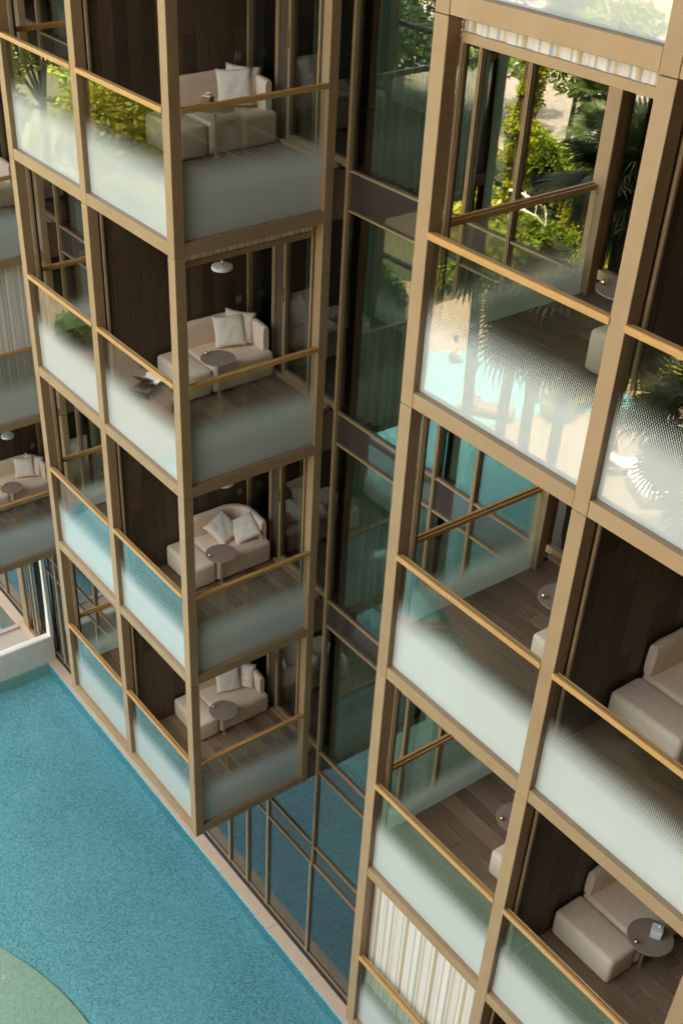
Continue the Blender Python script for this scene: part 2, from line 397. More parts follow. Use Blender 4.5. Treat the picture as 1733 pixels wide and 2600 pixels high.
        # door wall behind the balcony, mirrored for the two bays
        for m in (1, -1):
            def X(a, b):
                if m == 1: return a, b
                return 2*CEN-b, 2*CEN-a
            def P(nm, a, b, y0, y1, z0, z1, mat, c=.003):
                a, b = X(a, b); return cb(nm, (b-a, y1-y0, z1-z0), mat, t, (a, y0, z0), c)
            P('door_jamb', -2.15, -2.105, G-.06, G+.04, zf, zc, M_BR)
            P('door_frame', -1.535, -1.495, G-.05, G+.03, zf, zc, M_BR)
            P('door_frame', -1.492, -1.462, G-.05, G+.03, zf, zc, M_BR)
            P('pier', -1.458, -1.252, G-.03, G+.10, zf, zc, M_BRD)
            d = P('door_frame', -1.248, -1.195, G-.06, G+.03, zf, zc, M_BR)
            a, b = X(-1.232, -1.212); cb('door_handle', (b-a, .03, .22), M_BRASS, t, (a, G-.092, zf+1.15))
            P('door_sill', -1.195, -.005, G-.05, G+.03, zf+.02, zf+.12, M_BR); P('door_step', -1.30, -.10, G-.11, G-.053, zf+.001, zf+.05, M_BR)
            P('door_glass', -1.193, -.02, G-.012, G, zf+.12, zc-.01, M_GL); P('door_glass', -2.103, -1.537, G+.004, G+.016, zf+.03, zc-.01, M_GL)
    cb('roof_slab', (4.6, 2.6, .35), M_BR, t, (-4.52, -.1, T(8)+.01))
    return t
TA = tower(0.0, 'central bronze balcony tower standing right above the pool edge', (2, 3, 4, 5), (2, 3, 4, 5))
TB = tower(8.475, 'largest bronze balcony tower nearest the camera on the right', (2, 3, 4, 5, 6), (2, 3, 4, 5, 6))
TC = tower(-8.475, 'far bronze balcony tower cut off by the left picture edge', (2, 3, 4, 5), (99,))
wing = empty('sky_block_wing', (12.5, -30, 0), 0, 'added unseen wing blocking sky light beyond the right picture edge', 'building')  # unseen wing added to keep sky light off the right-facing sides
cb('wall', (9, 32.3, 27.6), M_BRD, wing, (.15, 0, -.5), sharp=True)
for k in range(1, 8):
    for i in range(8): cb('window', (.06, 3.2, 2.3), M_SPAN, wing, (.10, .5+i*4.0, T(k)-.9 if k > 1 else .8), sharp=True)

# ------------------------------------------------------------------ hotel core
core = empty('hotel_building', (0, 0, 0), 0, 'dark hotel rooms behind the recessed glass walls', 'building')
for k in range(1, 9):
    zt = T(k) if k > 1 else 2.95
    cb('storey_slab', (44, 7.4, .42), M_INT, core, (-24, G+.06, zt-.04), sharp=True)
cb('back_wall', (44, .3, 27), M_INT, core, (-24, 7.2, -.4), sharp=True)
cb('back_block', (60, 9, 25.6), M_GREYM, core, (-34, 7.6, -.2), sharp=True)
cb('roof', (46.4, 24.8, .4), M_BRD, core, (-34, -8.2, T(8)+.45), sharp=True)  # deep front overhang added out of view to darken the upper floors
for i in range(-3, 4):
    for xx in (i*8.475+4.3-2.2, i*8.475+CEN-.06): cb('partition_wall', (.15, 4.55, 25), M_INT, core, (xx+(.0 if xx > 0 else 0), G+.2, .0), sharp=True)

def recess(x0, x1, label):
    g = empty('glass_wall', (x0, G, 0), 0, label, 'glass wall', 'recessed glass walls between the towers')
    L = x1-x0
    xs = [0.0, L/2+.05, L/2+.755, L-.02]
    for k in range(1, 8):
        zt = T(k) if k > 1 else 2.95
        zn = T(k+1)
        for i in range(3):
            a, b = xs[i]+.03, xs[i+1]-.03
            cb('pane', (b-a, .012, zn-.06-zt-.47), M_GL, g, (a, -.006, zt+.47), sharp=True)
            cb('spandrel', (b-a, .02, .46), M_SPAN, g, (a, -.006, zt-.03), sharp=True)
        for i, x in enumerate(xs):
            for s in ((-.024, -.004), (.004, .024)): cb('mullion', (s[1]-s[0], .085, zn-zt), M_BR, g, (x+s[0], -.055, zt-.045))
            cb('mullion_core', (.006, .05, zn-zt), M_BLK, g, (x-.003, -.03, zt-.045))
        for zz in (zt-.045, zt+.44):
            for i in range(3): cb('transom', (xs[i+1]-xs[i]-.064, .05, .024), M_BR, g, (xs[i]+.032, -.045, zz))
    return g
recess(.02, 4.02, 'dark recessed glass wall between the central and right towers')
recess(-8.455, -4.455, 'narrow glimpse of glass wall between the far left and central towers')
# ground floor glazing
gg = empty('ground_glazing', (0, G, 0), 0, 'tall ground floor window wall with thin bronze mullions above the pool edge', 'window wall')
xs = []
for b in (-25.4, -16.95, -8.475, 0, 8.475): xs += [b-2.825, b-2.145, b-1.435, b-.03, b+2.07, b+2.76, b+4.0]
xs = sorted(x for x in xs if -23 < x < 14)
for a, b in zip(xs[:-1], xs[1:]):
    cb('pane', (b-a-.04, .012, 2.66), M_GLD, gg, (a+.02, -.006, .2), sharp=True)
    cb('transom', (b-a-.044, .04, .018), M_BR, gg, (a+.022, -.045, .165))
    if not any(abs(a - (t0+.02)) < 4.1 and a >= t0-.1 and b <= t0+4.1 for t0 in (0, -8.475)):
        cb('transom', (b-a-.044, .04, .018), M_BR, gg, (a+.022, -.045, 2.865))
        cb('spandrel', (b-a-.04, .02, .48), M_SPAN, gg, (a+.02, -.006, 2.91), sharp=True)
        cb('transom', (b-a-.044, .04, .018), M_BR, gg, (a+.022, -.045, 3.40))
        cb('pane', (b-a-.04, .012, 1.78), M_GLD, gg, (a+.02, -.006, 3.44), sharp=True)
for x in xs:
    for s in ((-.022, -.003), (.003, .022)): cb('mullion', (s[1]-s[0], .07, 2.70), M_MUL, gg, (x+s[0], -.055, .16))
    cb('mullion_core', (.005, .05, 2.70), M_BLK, gg, (x-.0025, -.03, .16))
    if not any(t0-.1 < x < t0+4.1 for t0 in (0.05, -8.42)):
        for s in ((-.022, -.003), (.003, .022)): cb('mullion', (s[1]-s[0], .07, 2.36), M_MUL, gg, (x+s[0], -.055, 2.88))
cb('base_gap', (34, .05, .16), M_BLK, gg, (-22.5, -.045, -.01), sharp=True)
cb('ground_floor', (36, 4.6, .1), M_INT, gg, (-23, .06, .02), sharp=True)

# curtains
def curtain(x0, x1, y, z0, z1, label, amp=.05, per=.16, seed=0):
    rnd = random.Random(seed); L = x1-x0; n = max(8, int(L/.02)); v = []; f = []; ph = rnd.uniform(0, 6)
    rows = 8
    for j in range(rows+1):
        z = (z1-z0)*j/rows; k = 1+.35*(1-j/rows)
        for i in range(n+1):
            s = i/n*L
            v.append((s+.012*sin(s*9+j), amp*k*(sin(2*pi*s/per+ph+.6*sin(s*3.1+ph)) + .35*sin(2*pi*s/(per*2.7)+1))*.6, z))
    for j in range(rows):
        for i in range(n):
            a = j*(n+1)+i; f.append((a, a+1, a+n+2, a+n+1))
    me = MB().add(v, f).mesh('curtain', M_CUR, True); me.polygons.foreach_set('use_smooth', [True]*len(me.polygons))
    o = link('curtain', me, None, (x0, y-.10, z0)); tag(o, label, 'curtain', 'green curtains behind the glass'); return o
STO = {2: 'lowest', 3: 'second-lowest', 4: 'third-lowest', 5: 'topmost', 6: 'hidden top'}
for k in range(2, 7):
    n = STO[k]
    curtain(.22, 2.02, G+.25, T(k)+.46, T(k+1)-.1, f'wide pleated green curtain in the {n} storey of the central recess', seed=k)
    curtain(2.17, 2.47, G+.22, T(k)+.46, T(k+1)-.1, f'narrow flat teal column strip in the {n} storey beside the right tower', amp=.008, per=.3, seed=k+20)  # flat teal column, built with the curtain mesh
    curtain(-8.25, -6.5, G+.25, T(k)+.46, T(k+1)-.1, f'pleated green curtain in the {n} storey between far left and central towers', seed=k+40)
    curtain(-1.02, -.45, G+.25, T(k)+.46, T(k+1)-.15, f'dark green curtain behind the balcony door of the {n} central balcony', seed=k+60)
    curtain(-1.78, -1.55, G+.3, T(k)+.46, T(k+1)-.15, f'thin green curtain edge beside the dark doorway of the {n} central balcony', seed=k+80)
    curtain(7.40, 8.0, G+.25, T(k)+.46, T(k+1)-.15, f'green curtain behind the door glass of the {n} right tower balcony', seed=k+90)

# ------------------------------------------------------------------ blinds
def blind(loc, L, drop, axis, label, name='roller_blind'):
    b = empty(name, loc, 0, label, 'roller blind', 'striped roller blinds')
    n = max(2, int(L/.03)); v = []; f = []
    for j, z in enumerate((-drop, 0)):
        for i in range(n+1):
            s = i/n*L; w = .006*sin(s*21)+.004*sin(s*47+1)
            v.append((s, w, z) if axis == 'x' else (w, s, z))
    for i in range(n): f.append((i, i+1, n+i+2, n+i+1))
    link('striped_fabric', MB().add(v, f).mesh('striped_fabric', M_STR), b)
    if axis == 'x': cb('bottom_bar', (L, .035, .075), M_BR, b, (0, -.018, -drop-.076))
    else: cb('bottom_bar', (.035, L, .075), M_BR, b, (-.018, 0, -drop-.076))
    return b
zc = lambda k: T(k+1)-BH
blind((-.165, .19, zc(4)-.003), 1.88, .125, 'y', 'striped blind rolled almost up over the lamp on the central tower side')
blind((8.475-4.25, .135, zc(5)-.003), 1.91, .115, 'x', 'striped blind rolled almost up at the top of the right tower')
blind((-8.475-.165, .19, zc(3)-.003), 1.88, 2.55, 'y', 'fully lowered striped blind on the far left tower balcony')
blind((8.475-4.25, .135, zc(2)-.003), 1.91, 2.3, 'x', 'fully lowered striped blind at the bottom of the right tower')

# ------------------------------------------------------------------ furniture (right-hand bay coordinates, tower origin)
def backrest_mesh():
    path = [(-2.085, 1.335)]
    path += [(-2.085, 1.335+(1.93-1.335)*i/6) for i in range(1, 7)]
    path += [(-2.085+.33*(1-cos(a)), 1.93+.33*sin(a)) for a in [pi/2*i/10 for i in range(1, 11)]]
    path += [(-1.755+.36*i/6, 2.26) for i in range(1, 7)]
    sec = []
    for a in range(0, 24):
        th = 2*pi*a/24; q = 4.0
        c_, s_ = cos(th), sin(th)
        sec.append((math.copysign(abs(c_)**(2/q), c_)*.062, math.copysign(abs(s_)**(2/q), s_)*.20))
    v = []; f = []; n = len(path); m = len(sec)
    for i, (x, y) in enumerate(path):
        a = Vector(path[max(i-1, 0)]); b = Vector(path[min(i+1, n-1)]); t = (b-a).normalized(); nx, ny = t.y, -t.x
        e = .80 if i in (0, n-1) else 1
        dip = -.02*max(0, (i-17)/5) if i > 17 else 0
        for u, w in sec: v.append((x+nx*u*e, y+ny*u*e, .58+w*(.95 if e < 1 else 1)+dip))
    for i in range(n-1):
        for k in range(m):
            a, b = i*m+k, i*m+(k+1) % m; f.append((a, b, b+m, a+m))
    f.append(tuple(range(m))); f.append(tuple((n-1)*m+k for k in reversed(range(m))))
    return MB().add(v, f).mesh('backrest', M_SOFA, True)
def cushion(sz=.25, th=.085, seed=0):
    rnd = random.Random(seed); n = 16; v = []; f = []; ph = [rnd.uniform(0, 6) for _ in range(6)]
    for side in (1, -1):
        for i in range(n+1):
            for j in range(n+1):
                u, w = -1+2*i/n, -1+2*j/n
                pin = 1-.10*(1-abs(u)**2)*(abs(w)**6)-.10*(1-abs(w)**2)*(abs(u)**6)
                hgt = th*((1-u**4)**.5*(1-w**4)**.5)**.9
                wr = .010*sin(7*u+3*w+ph[0])*sin(5*w-2*u+ph[1])*(1-max(abs(u), abs(w))**2)+.007*sin(19*u+ph[2])*max(0, abs(w)-.5)*(1-abs(u))
                v.append((u*sz*pin, w*sz*pin, side*(hgt+wr)))
    N2 = (n+1)**2
    for s in range(2):
        for i in range(n):
            for j in range(n):
                a = s*N2+i*(n+1)+j; q = (a, a+n+1, a+n+2, a+1)
                f.append(q if s == 0 else q[::-1])
    me = bpy.data.meshes.new('cushion'); bm = bmesh.new(); me.from_pydata(v, [], f); bm.from_mesh(me)
    bmesh.ops.remove_doubles(bm, verts=bm.verts, dist=.0006); bm.to_mesh(me); bm.free(); me.materials.append(M_PIL)
    me.polygons.foreach_set('use_smooth', [True]*len(me.polygons)); return me
CUSH = [cushion(.232, .085, s) for s in range(4)]
ME_CH = MB().rbox(-2.135, -1.285, .875, 1.298, .012, .40, .055).mesh('chaise', M_SOFA, True)
ME_SEAT = MB().rbox(-2.135, -1.28, 1.304, 2.335, .012, .405, .065).mesh('seat', M_SOFA, True)
ME_BACK = backrest_mesh()
def tub(me, amt=.006, sc=5):
    from mathutils import noise as mn
    for v in me.vertices: v.co += Vector((mn.noise(v.co*sc), mn.noise(v.co*sc+Vector((5, 0, 0))), mn.noise(v.co*sc+Vector((0, 7, 0)))))*amt
for me in (ME_BACK,): tub(me)
def mirrored(me):
    m2 = me.copy()
    for v in m2.vertices: v.co.x = 2*CEN-v.co.x
    m2.flip_normals(); return m2
MIR = {}
def furn(x0, k, sofa_label, table_label, pillows, knob=200, mir=False, table=True, lamp_label=None):
    loc = (x0, 0, T(k)+FL)
    def g(me):
        if not mir: return me
        if me.name not in MIR: MIR[me.name] = mirrored(me)
        return MIR[me.name]
    s = empty('sofa', loc, 0, sofa_label, 'sofa', 'cream sofas on the balconies')
    link('chaise', g(ME_CH), s); link('seat', g(ME_SEAT), s); link('backrest', g(ME_BACK), s)
    for i, (x, y, z, rx, ry, rz, lab) in enumerate(pillows):
        o = link('pillow', CUSH[(i+k) % 4], None, (x0+x, y, T(k)+FL+z)); o.rotation_euler = (Matrix.Rotation(radians(rz), 3, 'Z') @ Matrix.Rotation(radians(ry), 3, 'Y') @ Matrix.Rotation(radians(rx), 3, 'Z')).to_euler()
        tag(o, lab, 'pillow', 'cream pillows on the sofas')
    if table:
        tx = -1.215 if not mir else 2*CEN+1.215
        tb = empty('side_table', (x0+tx, 1.335, T(k)+FL), 0, table_label, 'side table', 'round side tables on the balconies')
        if 'tt' not in MIR:
            MIR['tt'] = MB().lathe([(0, .585), (.225, .585), (.240, .590), (.242, .597), (.238, .603), (0, .603)], n=48).mesh('table_top', M_TOP, True)
            MIR['tr'] = MB().lathe([(.2405, .5895), (.2455, .5915), (.2455, .6005), (.2405, .6015)], n=48).mesh('rim', M_STEM, True)
            MIR['ts'] = MB().tube([(-.035, .03, .012), (-.035, .03, .585)], .019, 14).lathe([(.05, .575), (.05, .584), (0.0, .5845)], -.035, .03, 20).mesh('stem', M_STEM, True)
            MIR['tf'] = MB().lathe([(0, .001), (.040, .001), (.040, .007), (0, .009)], -.035, .03, 32).mesh('foot', M_STEM, True)
            MIR['tk'] = MB().lathe([(.012, .603), (.016, .606), (.024, .616), (.026, .628), (.020, .642), (.010, .650), (0, .652)], n=20).mesh('brass_knob', M_BRASS, True)
        link('table_top', MIR['tt'], tb); link('rim', MIR['tr'], tb); link('stem', MIR['ts'], tb); link('foot', MIR['tf'], tb)
        link('brass_knob', MIR['tk'], tb, (.19*cos(radians(knob)), .19*sin(radians(knob)), 0))
    if lamp_label:
        lx = -1.14 if not mir else 2*CEN+1.14
        lz = 2.37+T(k); lp = empty('pendant_lamp', (x0+lx, 1.37, lz), 0, lamp_label, 'lamp', 'round pendant lamps over the tables')
        link('shade', MB().lathe([(0, -.03), (.12, -.032), (.138, -.022), (.142, 0), (.138, .018), (.125, .024), (0, .026)], n=40).mesh('shade', M_LAMP, True), lp)
        link('rod', MB().tube([(0, 0, .02), (0, 0, .75)], .011, 10).mesh('rod', M_BRASS, True), lp)
PA = lambda x, y, z, rx, ry, rz, lab: (x, y, z, rx, ry, rz, lab)
furn(0, 5, 'cream daybed with two upright pillows on the topmost central balcony beside the tissue box', 'round side table carrying a tissue box on the topmost central balcony',
     [PA(-1.72, 1.96, .64, 3, 70, -32, 'front pillow standing upright on the topmost central sofa'), PA(-1.78, 2.10, .65, -4, 68, -45, 'rear pillow standing behind another on the topmost central sofa')], 190)
furn(0, 4, 'cream daybed with two stacked pillows under the round lamp on the central tower', 'round side table beneath the pendant lamp on the central tower',
     [PA(-1.80, 1.90, .63, 4, 66, -26, 'front square pillow leaning on another under the round lamp'), PA(-1.82, 2.08, .65, -5, 70, -42, 'rear pillow half hidden behind the front one under the round lamp')], 205, lamp_label='white round pendant lamp below the rolled striped blind on the central tower')
furn(0, 3, 'cream daybed with two slumped pillows on the second-lowest central balcony', 'round side table with brass knob near its front edge on the second-lowest central balcony',
     [PA(-1.80, 1.74, .575, 28, 42, -8, 'left pillow slumped against the sofa back on the second-lowest central balcony'), PA(-1.62, 2.04, .575, 40, 38, -55, 'right pillow tilted on its corner on the second-lowest central balcony')], 262, lamp_label='pendant lamp mostly hidden by the beam above the second-lowest central balcony')
furn(0, 2, 'cream daybed nearest the pool on the lowest central balcony', 'round side table on the lowest central balcony just above the pool',
     [PA(-1.80, 1.80, .64, 2, 72, -18, 'wide pillow upright at the back of the lowest central sofa'), PA(-1.76, 2.10, .63, 6, 66, -58, 'small looking pillow tucked in the corner of the lowest central sofa')], 215, lamp_label='pendant lamp mostly hidden by the beam above the lowest central balcony')
furn(8.475, 4, 'cream daybed cut by the right picture edge below the reflected sun lounger', 'round side table cut off by the right picture edge', [], 200)
furn(8.475, 3, 'large cream daybed beside a table with a white box in the lower right', 'round side table carrying a small white box in the lower right', [], 258)
furn(8.475, 5, 'cream daybed behind the top right balustrade outside the picture', 'round table outside the picture at the top right', [], 200)
furn(8.475, 5, 'cream daybed partly behind the post below the reflected palms in the upper right', 'round side table with brass knob partly behind the post in the upper right', [], 205, mir=True)
furn(8.475, 4, 'cream daybed end showing left of the post above the reflected swimmer', 'round side table with brass knob left of the post above the reflected swimmer', [], 235, mir=True)
furn(8.475, 3, 'cream daybed end showing left of the post above the lowered striped blind', 'round side table half hidden by the post above the lowered striped blind', [], 245, mir=True)
furn(-8.475, 2, 'cream daybed with two pillows at the left picture edge under a lamp', 'round side table at the left picture edge',
     [PA(-1.78, 1.90, .64, 3, 68, -28, 'front pillow on the daybed at the left picture edge'), PA(-1.78, 2.10, .64, -4, 66, -50, 'rear pillow on the daybed at the left picture edge')], 225, lamp_label='white pendant lamp at the left picture edge')
furn(-8.475, 4, 'cream daybed corner peeking in at the upper left picture edge', 'round table outside the left picture edge', [], 200)
# tissue boxes
def tbox(loc, mat, label, rz, tuft):
    b = empty('tissue_box', loc, rz, label, 'tissue box')
    cb('case', (.115, .115, .105), mat, b, (-.058, -.058, .001), .006)
    cb('lid', (.119, .119, .014), M_BOXW, b, (-.0595, -.0595, .107), .004)
    n = 10; v = [(0, 0, .119)]; rnd = random.Random(3)
    for i in range(n): a = 2*pi*i/n; v.append((cos(a)*.03, sin(a)*.03, .128+rnd.uniform(0, .03)))
    link('tissue', MB().add(v, [(0, 1+i, 1+(i+1) % n) for i in range(n)]).mesh('tissue', M_TOWEL), b)
tbox((-1.34, 1.33, T(5)+FL+.603), M_BOXB, 'brown tissue box with white top on the topmost central balcony table', .5, 1)
tbox((8.475-1.20, 1.40, T(3)+FL+.603), M_BOXW, 'white tissue box on the round table in the lower right', .55, 1)

# ------------------------------------------------------------------ pool and terrace
WZ = -.06
inner = [(-11.1, 2.17), (14.5, 2.17)]
curve = [(14.5, -11.0), (2, -10.9), (-2.2, -11.0), (-5.0, -11.3), (-7.2, -12.2), (-8.6, -12.5), (-9.8, -14.0), (-10.6, -16.2), (-12, -16.8), (-14, -17.2), (-17.5, -15.6), (-18.6, -12), (-18.4, -8), (-16.5, -4.5), (-13.5, -2.2), (-11.8, -.8), (-11.15, .6)]
pool = inner + curve
def prism_wall(pts, z0, z1, mat, name):
    v = []; f = []; n = len(pts)
    for x, y in pts: v += [(x, y, z0), (x, y, z1)]
    for i in range(n): a, b = 2*i, 2*((i+1) % n); f.append((a, b, b+1, a+1))
    return MB().add(v, f).mesh(name, mat)
struct('pool_floor', sheet(pool, -.42).mesh('pool_floor', M_TILE))
struct('pool_side', prism_wall(pool, -.42, .0, M_TILE, 'pool_side'))
struct('pool_water', sheet(pool, WZ).mesh('pool_water', M_WATER))
# round shallow ledge in the pool
def disc(cx, cy, r, z0, z1, mat, name, n=96):
    return MB().lathe([(0, z1), (r-.03, z1), (r, z1-.03), (r, z0)], cx, cy, n).mesh(name, mat, True)
struct('shallow_ledge', disc(-.9, -8.60, 6.85, -.45, -.30, M_TILEG, 'shallow_ledge'))
pl = empty('pool_fitting', (-3.2, -2.7, -.30), 0, 'small white round fitting on the green pool ledge', 'pool light')
link('cover', MB().lathe([(0, .02), (.05, .02), (.06, .012), (.06, .0)], n=24).mesh('cover', M_BOXW, True), pl)
# coping strip along the building
cp = MB()
pc = struct('pool_coping', MB().box(-22, 14, 2.180, 2.436, -1.0, -.012).mesh('pool_coping', M_COPE))
for i in range(24): cb('coping_stone', (1.494, .268, .012), M_COPE, pc, (-22+i*1.5, 2.171, -.0119+.0005*(i % 3)), c=.003)
struct('foundation', MB().box(-24, 16, 2.441, 8, -1.2, -.02).mesh('foundation', M_BLK))
# terrace beside the pool, under the far tower
terr = [(-11.3, 2.17), (-12.75, 2.17), (-12.75, 1.66), (-18, 1.66), (-18, -.2), (-11.3, -.2)]
struct('terrace', MB().box(-12.80, -11.32, -1.2, 2.17, -1.0, .002).mesh('terrace', M_TERR))
struct('plunge_pool_floor', sheet([(-22, -1.2), (-12.95, -1.2), (-12.95, 2.15), (-22, 2.15)], -.9).mesh('plunge_pool_floor', M_TILE))
struct('plunge_pool_water', sheet([(-22, -1.2), (-12.95, -1.2), (-12.95, 2.15), (-22, 2.15)], WZ).mesh('plunge_pool_water', M_WATER))
struct('plunge_pool_kerb', MB().box(-12.95, -12.80, -1.2, 2.15, -1.0, .06).mesh('plunge_pool_kerb', M_TERR))
pw = empty('parapet_wall', (-11.1, 0, 0), 0, 'white rendered parapet with a tall curved fin beside the pool', 'parapet wall')
link('wall_body', MB().rbox(-.22, 0, -1.3, 2.43, -.98, .80, .05, 4).mesh('wall_body', M_WHT, True), pw)
prof = [(-.235, .74), (-.20, 1.1), (-.16, 1.7), (-.13, 2.6), (-.115, 3.8), (-.11, 5.2), (-.005, 5.2), (-.005, .74)]
n = len(prof); v = [(x, 2.33, z) for x, z in prof]+[(x, 2.425, z) for x, z in prof]
f = [tuple(reversed(range(n))), tuple(range(n, 2*n))]+[(i, (i+1) % n, n+(i+1) % n, n+i) for i in range(n)]
bm = bmesh.new(); me = bpy.data.meshes.new('fin'); me.from_pydata(v, [], f); bm.from_mesh(me); bmesh.ops.recalc_face_normals(bm, faces=bm.faces); bm.to_mesh(me); bm.free()
me.materials.append(M_WHT); link('fin', me, pw)
link('tiled_foot', MB().box(.0005, .006, -1.3, 2.165, -1.0, -.0).mesh('tiled_foot', M_TILEG), pw)
bench = empty('timber_ledge', (-11.66, .4, 0), 0, 'low pale timber ledge behind the white parapet', 'ledge')
for i in range(3): cb('slat', (.10, 1.3, .04), M_RAILY, bench, (-.16+i*.105, -.7, .36))
for y in (-.62, .45): cb('leg', (.28, .05, .357), M_RAILY, bench, (-.15, y, .002))
for x in (-12.85, -12.2, -11.75):
    pass
dp = empty('terrace_door', (-12.3, G-.07, 0), 0, 'bronze framed terrace door half open beside the white fin', 'door')
cb('wide_jamb', (.30, .08, 5.15), M_BR, dp, (-.55, -.09, .05)); cb('stile', (.05, .05, 5.05), M_BR, dp, (.05, -.06, .12)); cb('stile', (.05, .05, 5.05), M_BR, dp, (.30, -.06, .12))
cb('leaf_glass', (.19, .012, 5.0), M_GL, dp, (.105, -.04, .15), sharp=True); cb('handle', (.02, .05, .22), M_BRASS, dp, (.065, -.112, 1.1))
cb('threshold', (1.05, .10, .05), M_BR, dp, (-.25, -.10, .005))

# ------------------------------------------------------------------ garden in front of the hotel (seen mirrored in the glass)
def ring_deck():
    bm = bmesh.new()
    outer = [(60, -21.3), (-4, -21.3), (-9, -21.6), (-14, -20.6), (-20, -20.0), (-30, -19), (-70, -18), (-70, 1.6), (-22, 1.6), (-18.05, 1.0), (-18.05, -1.25), (-11.3, -1.25)]
    return outer
# deck pieces laid as strips around the pool
dk = MB()
dz = 0.0
poolpts = curve
far = [(60, -11.0)] ; 
outer = [(60, -21.6), (0, -21.6), (-3, -21.7), (-6, -22.0), (-8, -22.6), (-10, -23.0), (-13, -21.7), (-16, -20.9), (-20, -21.5), (-24, -22), (-32, -18), (-40, -14), (-40, -8), (-40, -3), (-40, 0), (-40, 1.0), (-40, 1.6)]
innr = [(60, -11.0)]+curve[:]
m = min(len(outer), len(innr))
v = []; f = []
for i in range(m): v += [(*innr[i], 0.0), (*outer[i], 0.0)]
for i in range(m-1): a = 2*i; f.append((a, a+2, a+3, a+1))
struct('pool_deck', dk.add(v, f).mesh('pool_deck', M_DECKS))
struct('pool_deck_side', MB().box(14.5, 60, -11.0, 14, -1.0, -.004).mesh('pool_deck_side', M_DECKS))
# second, sunlit pool
p2 = [(-3, -23.6), (-6, -23.6), (-8.5, -23.9), (-10.3, -24.3), (-12.2, -24.6), (-13.2, -23.6), (-13.6, -22.2), (-13.9, -20.5), (-14.3, -19.4), (-17, -19.0), (-19.0, -20.2), (-19.5, -22.4), (-18.5, -24.5), (-16.5, -26), (-13, -26.2), (-9, -25.9), (-3, -25.6)]
struct('sunlit_pool', sheet(p2, .012).mesh('sunlit_pool', M_TILES))
struct('sunlit_pool_water', sheet(p2, .06).mesh('sunlit_pool_water', M_WATER))
struct('far_deck', sheet([(60, -21.6), (60, -29.5), (-23, -30), (-22.5, -22), (-20, -21.5), (-16, -20.9), (-13, -21.7), (-10, -23), (-8, -22.6), (-6, -22), (-3, -21.7), (0, -21.6)], -.006).mesh('far_deck', M_DECKS))
struct('lawn', sheet([(-40, -14), (-32, -18), (-24, -22), (-22.5, -22), (-23, -30), (-28, -34), (-60, -34), (-200, -34), (-200, 60), (-40, 60), (-40, 1.6), (-40, -8)], -.012).mesh('lawn', M_GRASS))
struct('garden_ground', sheet([(60, -31), (60, -36), (-120, -38), (-120, -34), (-60, -34)], -.012).mesh('garden_ground', M_GRASS))
struct('road', sheet([(80, -36), (-120, -38), (-160, -120), (120, -120)], -.02).mesh('road', M_ROAD))

# foliage
def leafcloud(clumps, n, size, seed, flat=.5):
    rnd = random.Random(seed); mb = MB(); v = []; f = []
    tot = sum(c[3]**2 for c in clumps)
    for cx, cy, cz, r in clumps:
        for _ in range(int(n*r*r/tot)):
            th = rnd.uniform(0, 2*pi); ph = math.acos(rnd.uniform(-1, 1)); q = r*rnd.uniform(.55, 1)**.6*rnd.uniform(.8, 1.1)
            p = Vector((cx+q*sin(ph)*cos(th), cy+q*sin(ph)*sin(th), cz+q*cos(ph)*.75))
            a = Vector((rnd.gauss(0, 1), rnd.gauss(0, 1), rnd.gauss(0, flat))).normalized(); b = a.cross(Vector((rnd.gauss(0, 1), rnd.gauss(0, 1), rnd.gauss(0, 1)))).normalized()
            s = size*rnd.uniform(.6, 1.3); o = len(v)
            v += [tuple(p-a*s), tuple(p+b*s*.42), tuple(p+a*s), tuple(p-b*s*.42)]; f.append((o, o+1, o+2, o+3))
    return mb.add(v, f)
def tree(loc, h, rad, label, mat, seed, n=5000, size=.16, nclump=16, low=.4, group='garden trees reflected in the glass'):
    rnd = random.Random(seed); t = empty('broadleaf_tree', loc, 0, label, 'tree', group)
    cl = []
    for i in range(nclump):
        th = rnd.uniform(0, 2*pi); q = rad*rnd.uniform(.15, .9); z = h*(low+(1-low)*rnd.uniform(.05, .85))
        cl.append((q*cos(th), q*sin(th), z, rad*rnd.uniform(.26, .42)))
    cr = leafcloud(cl, n, size, seed).mesh('crown', mat); link('crown', cr, t)
    tm = MB().tube([(0, 0, -.05), (.1, .05, h*.25), (.05, -.1, h*.5), (0, 0, h*.75)], .22*h/9, 8, .06)
    for c in cl[:7]: tm.tube([(.05, -.1, h*.42), (c[0]*.5, c[1]*.5, (h*.45+c[2])/2), c[:3]], .07*h/9, 6, .02)
    link('trunk', tm.mesh('trunk', M_TRUNK, True), t)
tree((-40, -16.5, 0), 12.5, 4.2, 'airy green tree mirrored in the far upper left balustrade', M_LEAF, 1, 8000, .2, 20)
tree((-46, -22, 0), 12, 3.8, 'second airy green tree mirrored in the upper left', M_LEAF, 11, 6000, .2, 16)
tree((-29, -15.0, 0), 10.2, 3.6, 'bright yellow green tree mirrored beside the topmost central post', M_LEAFY, 2, 9000, .17, 22, .35)
tree((-24.5, -12.6, 0), 7.4, 2.2, 'small lime green tree mirrored low in the topmost central balustrade', M_LEAFY, 3, 6000, .14, 14, .45)
tree((-34, -21.5, 0), 9.5, 3.0, 'dense green tree mirrored behind the lime trees', M_LEAF, 13, 6000, .17, 16, .35)
tree((-33.5, -39.5, 0), 7.6, 3.6, 'spreading road tree mirrored in the upper right window', M_LEAF, 4, 6500, .17, 18, .5)
tree((-44, -54, 0), 8.5, 3.2, 'distant road tree mirrored at the top of the upper right window', M_LEAFD, 5, 4500, .2, 14, .5)
tree((-41, -40, 0), 9, 4, 'leafy tree mirrored behind the hanging vines', M_LEAF, 6, 6000, .2, 16, .3)
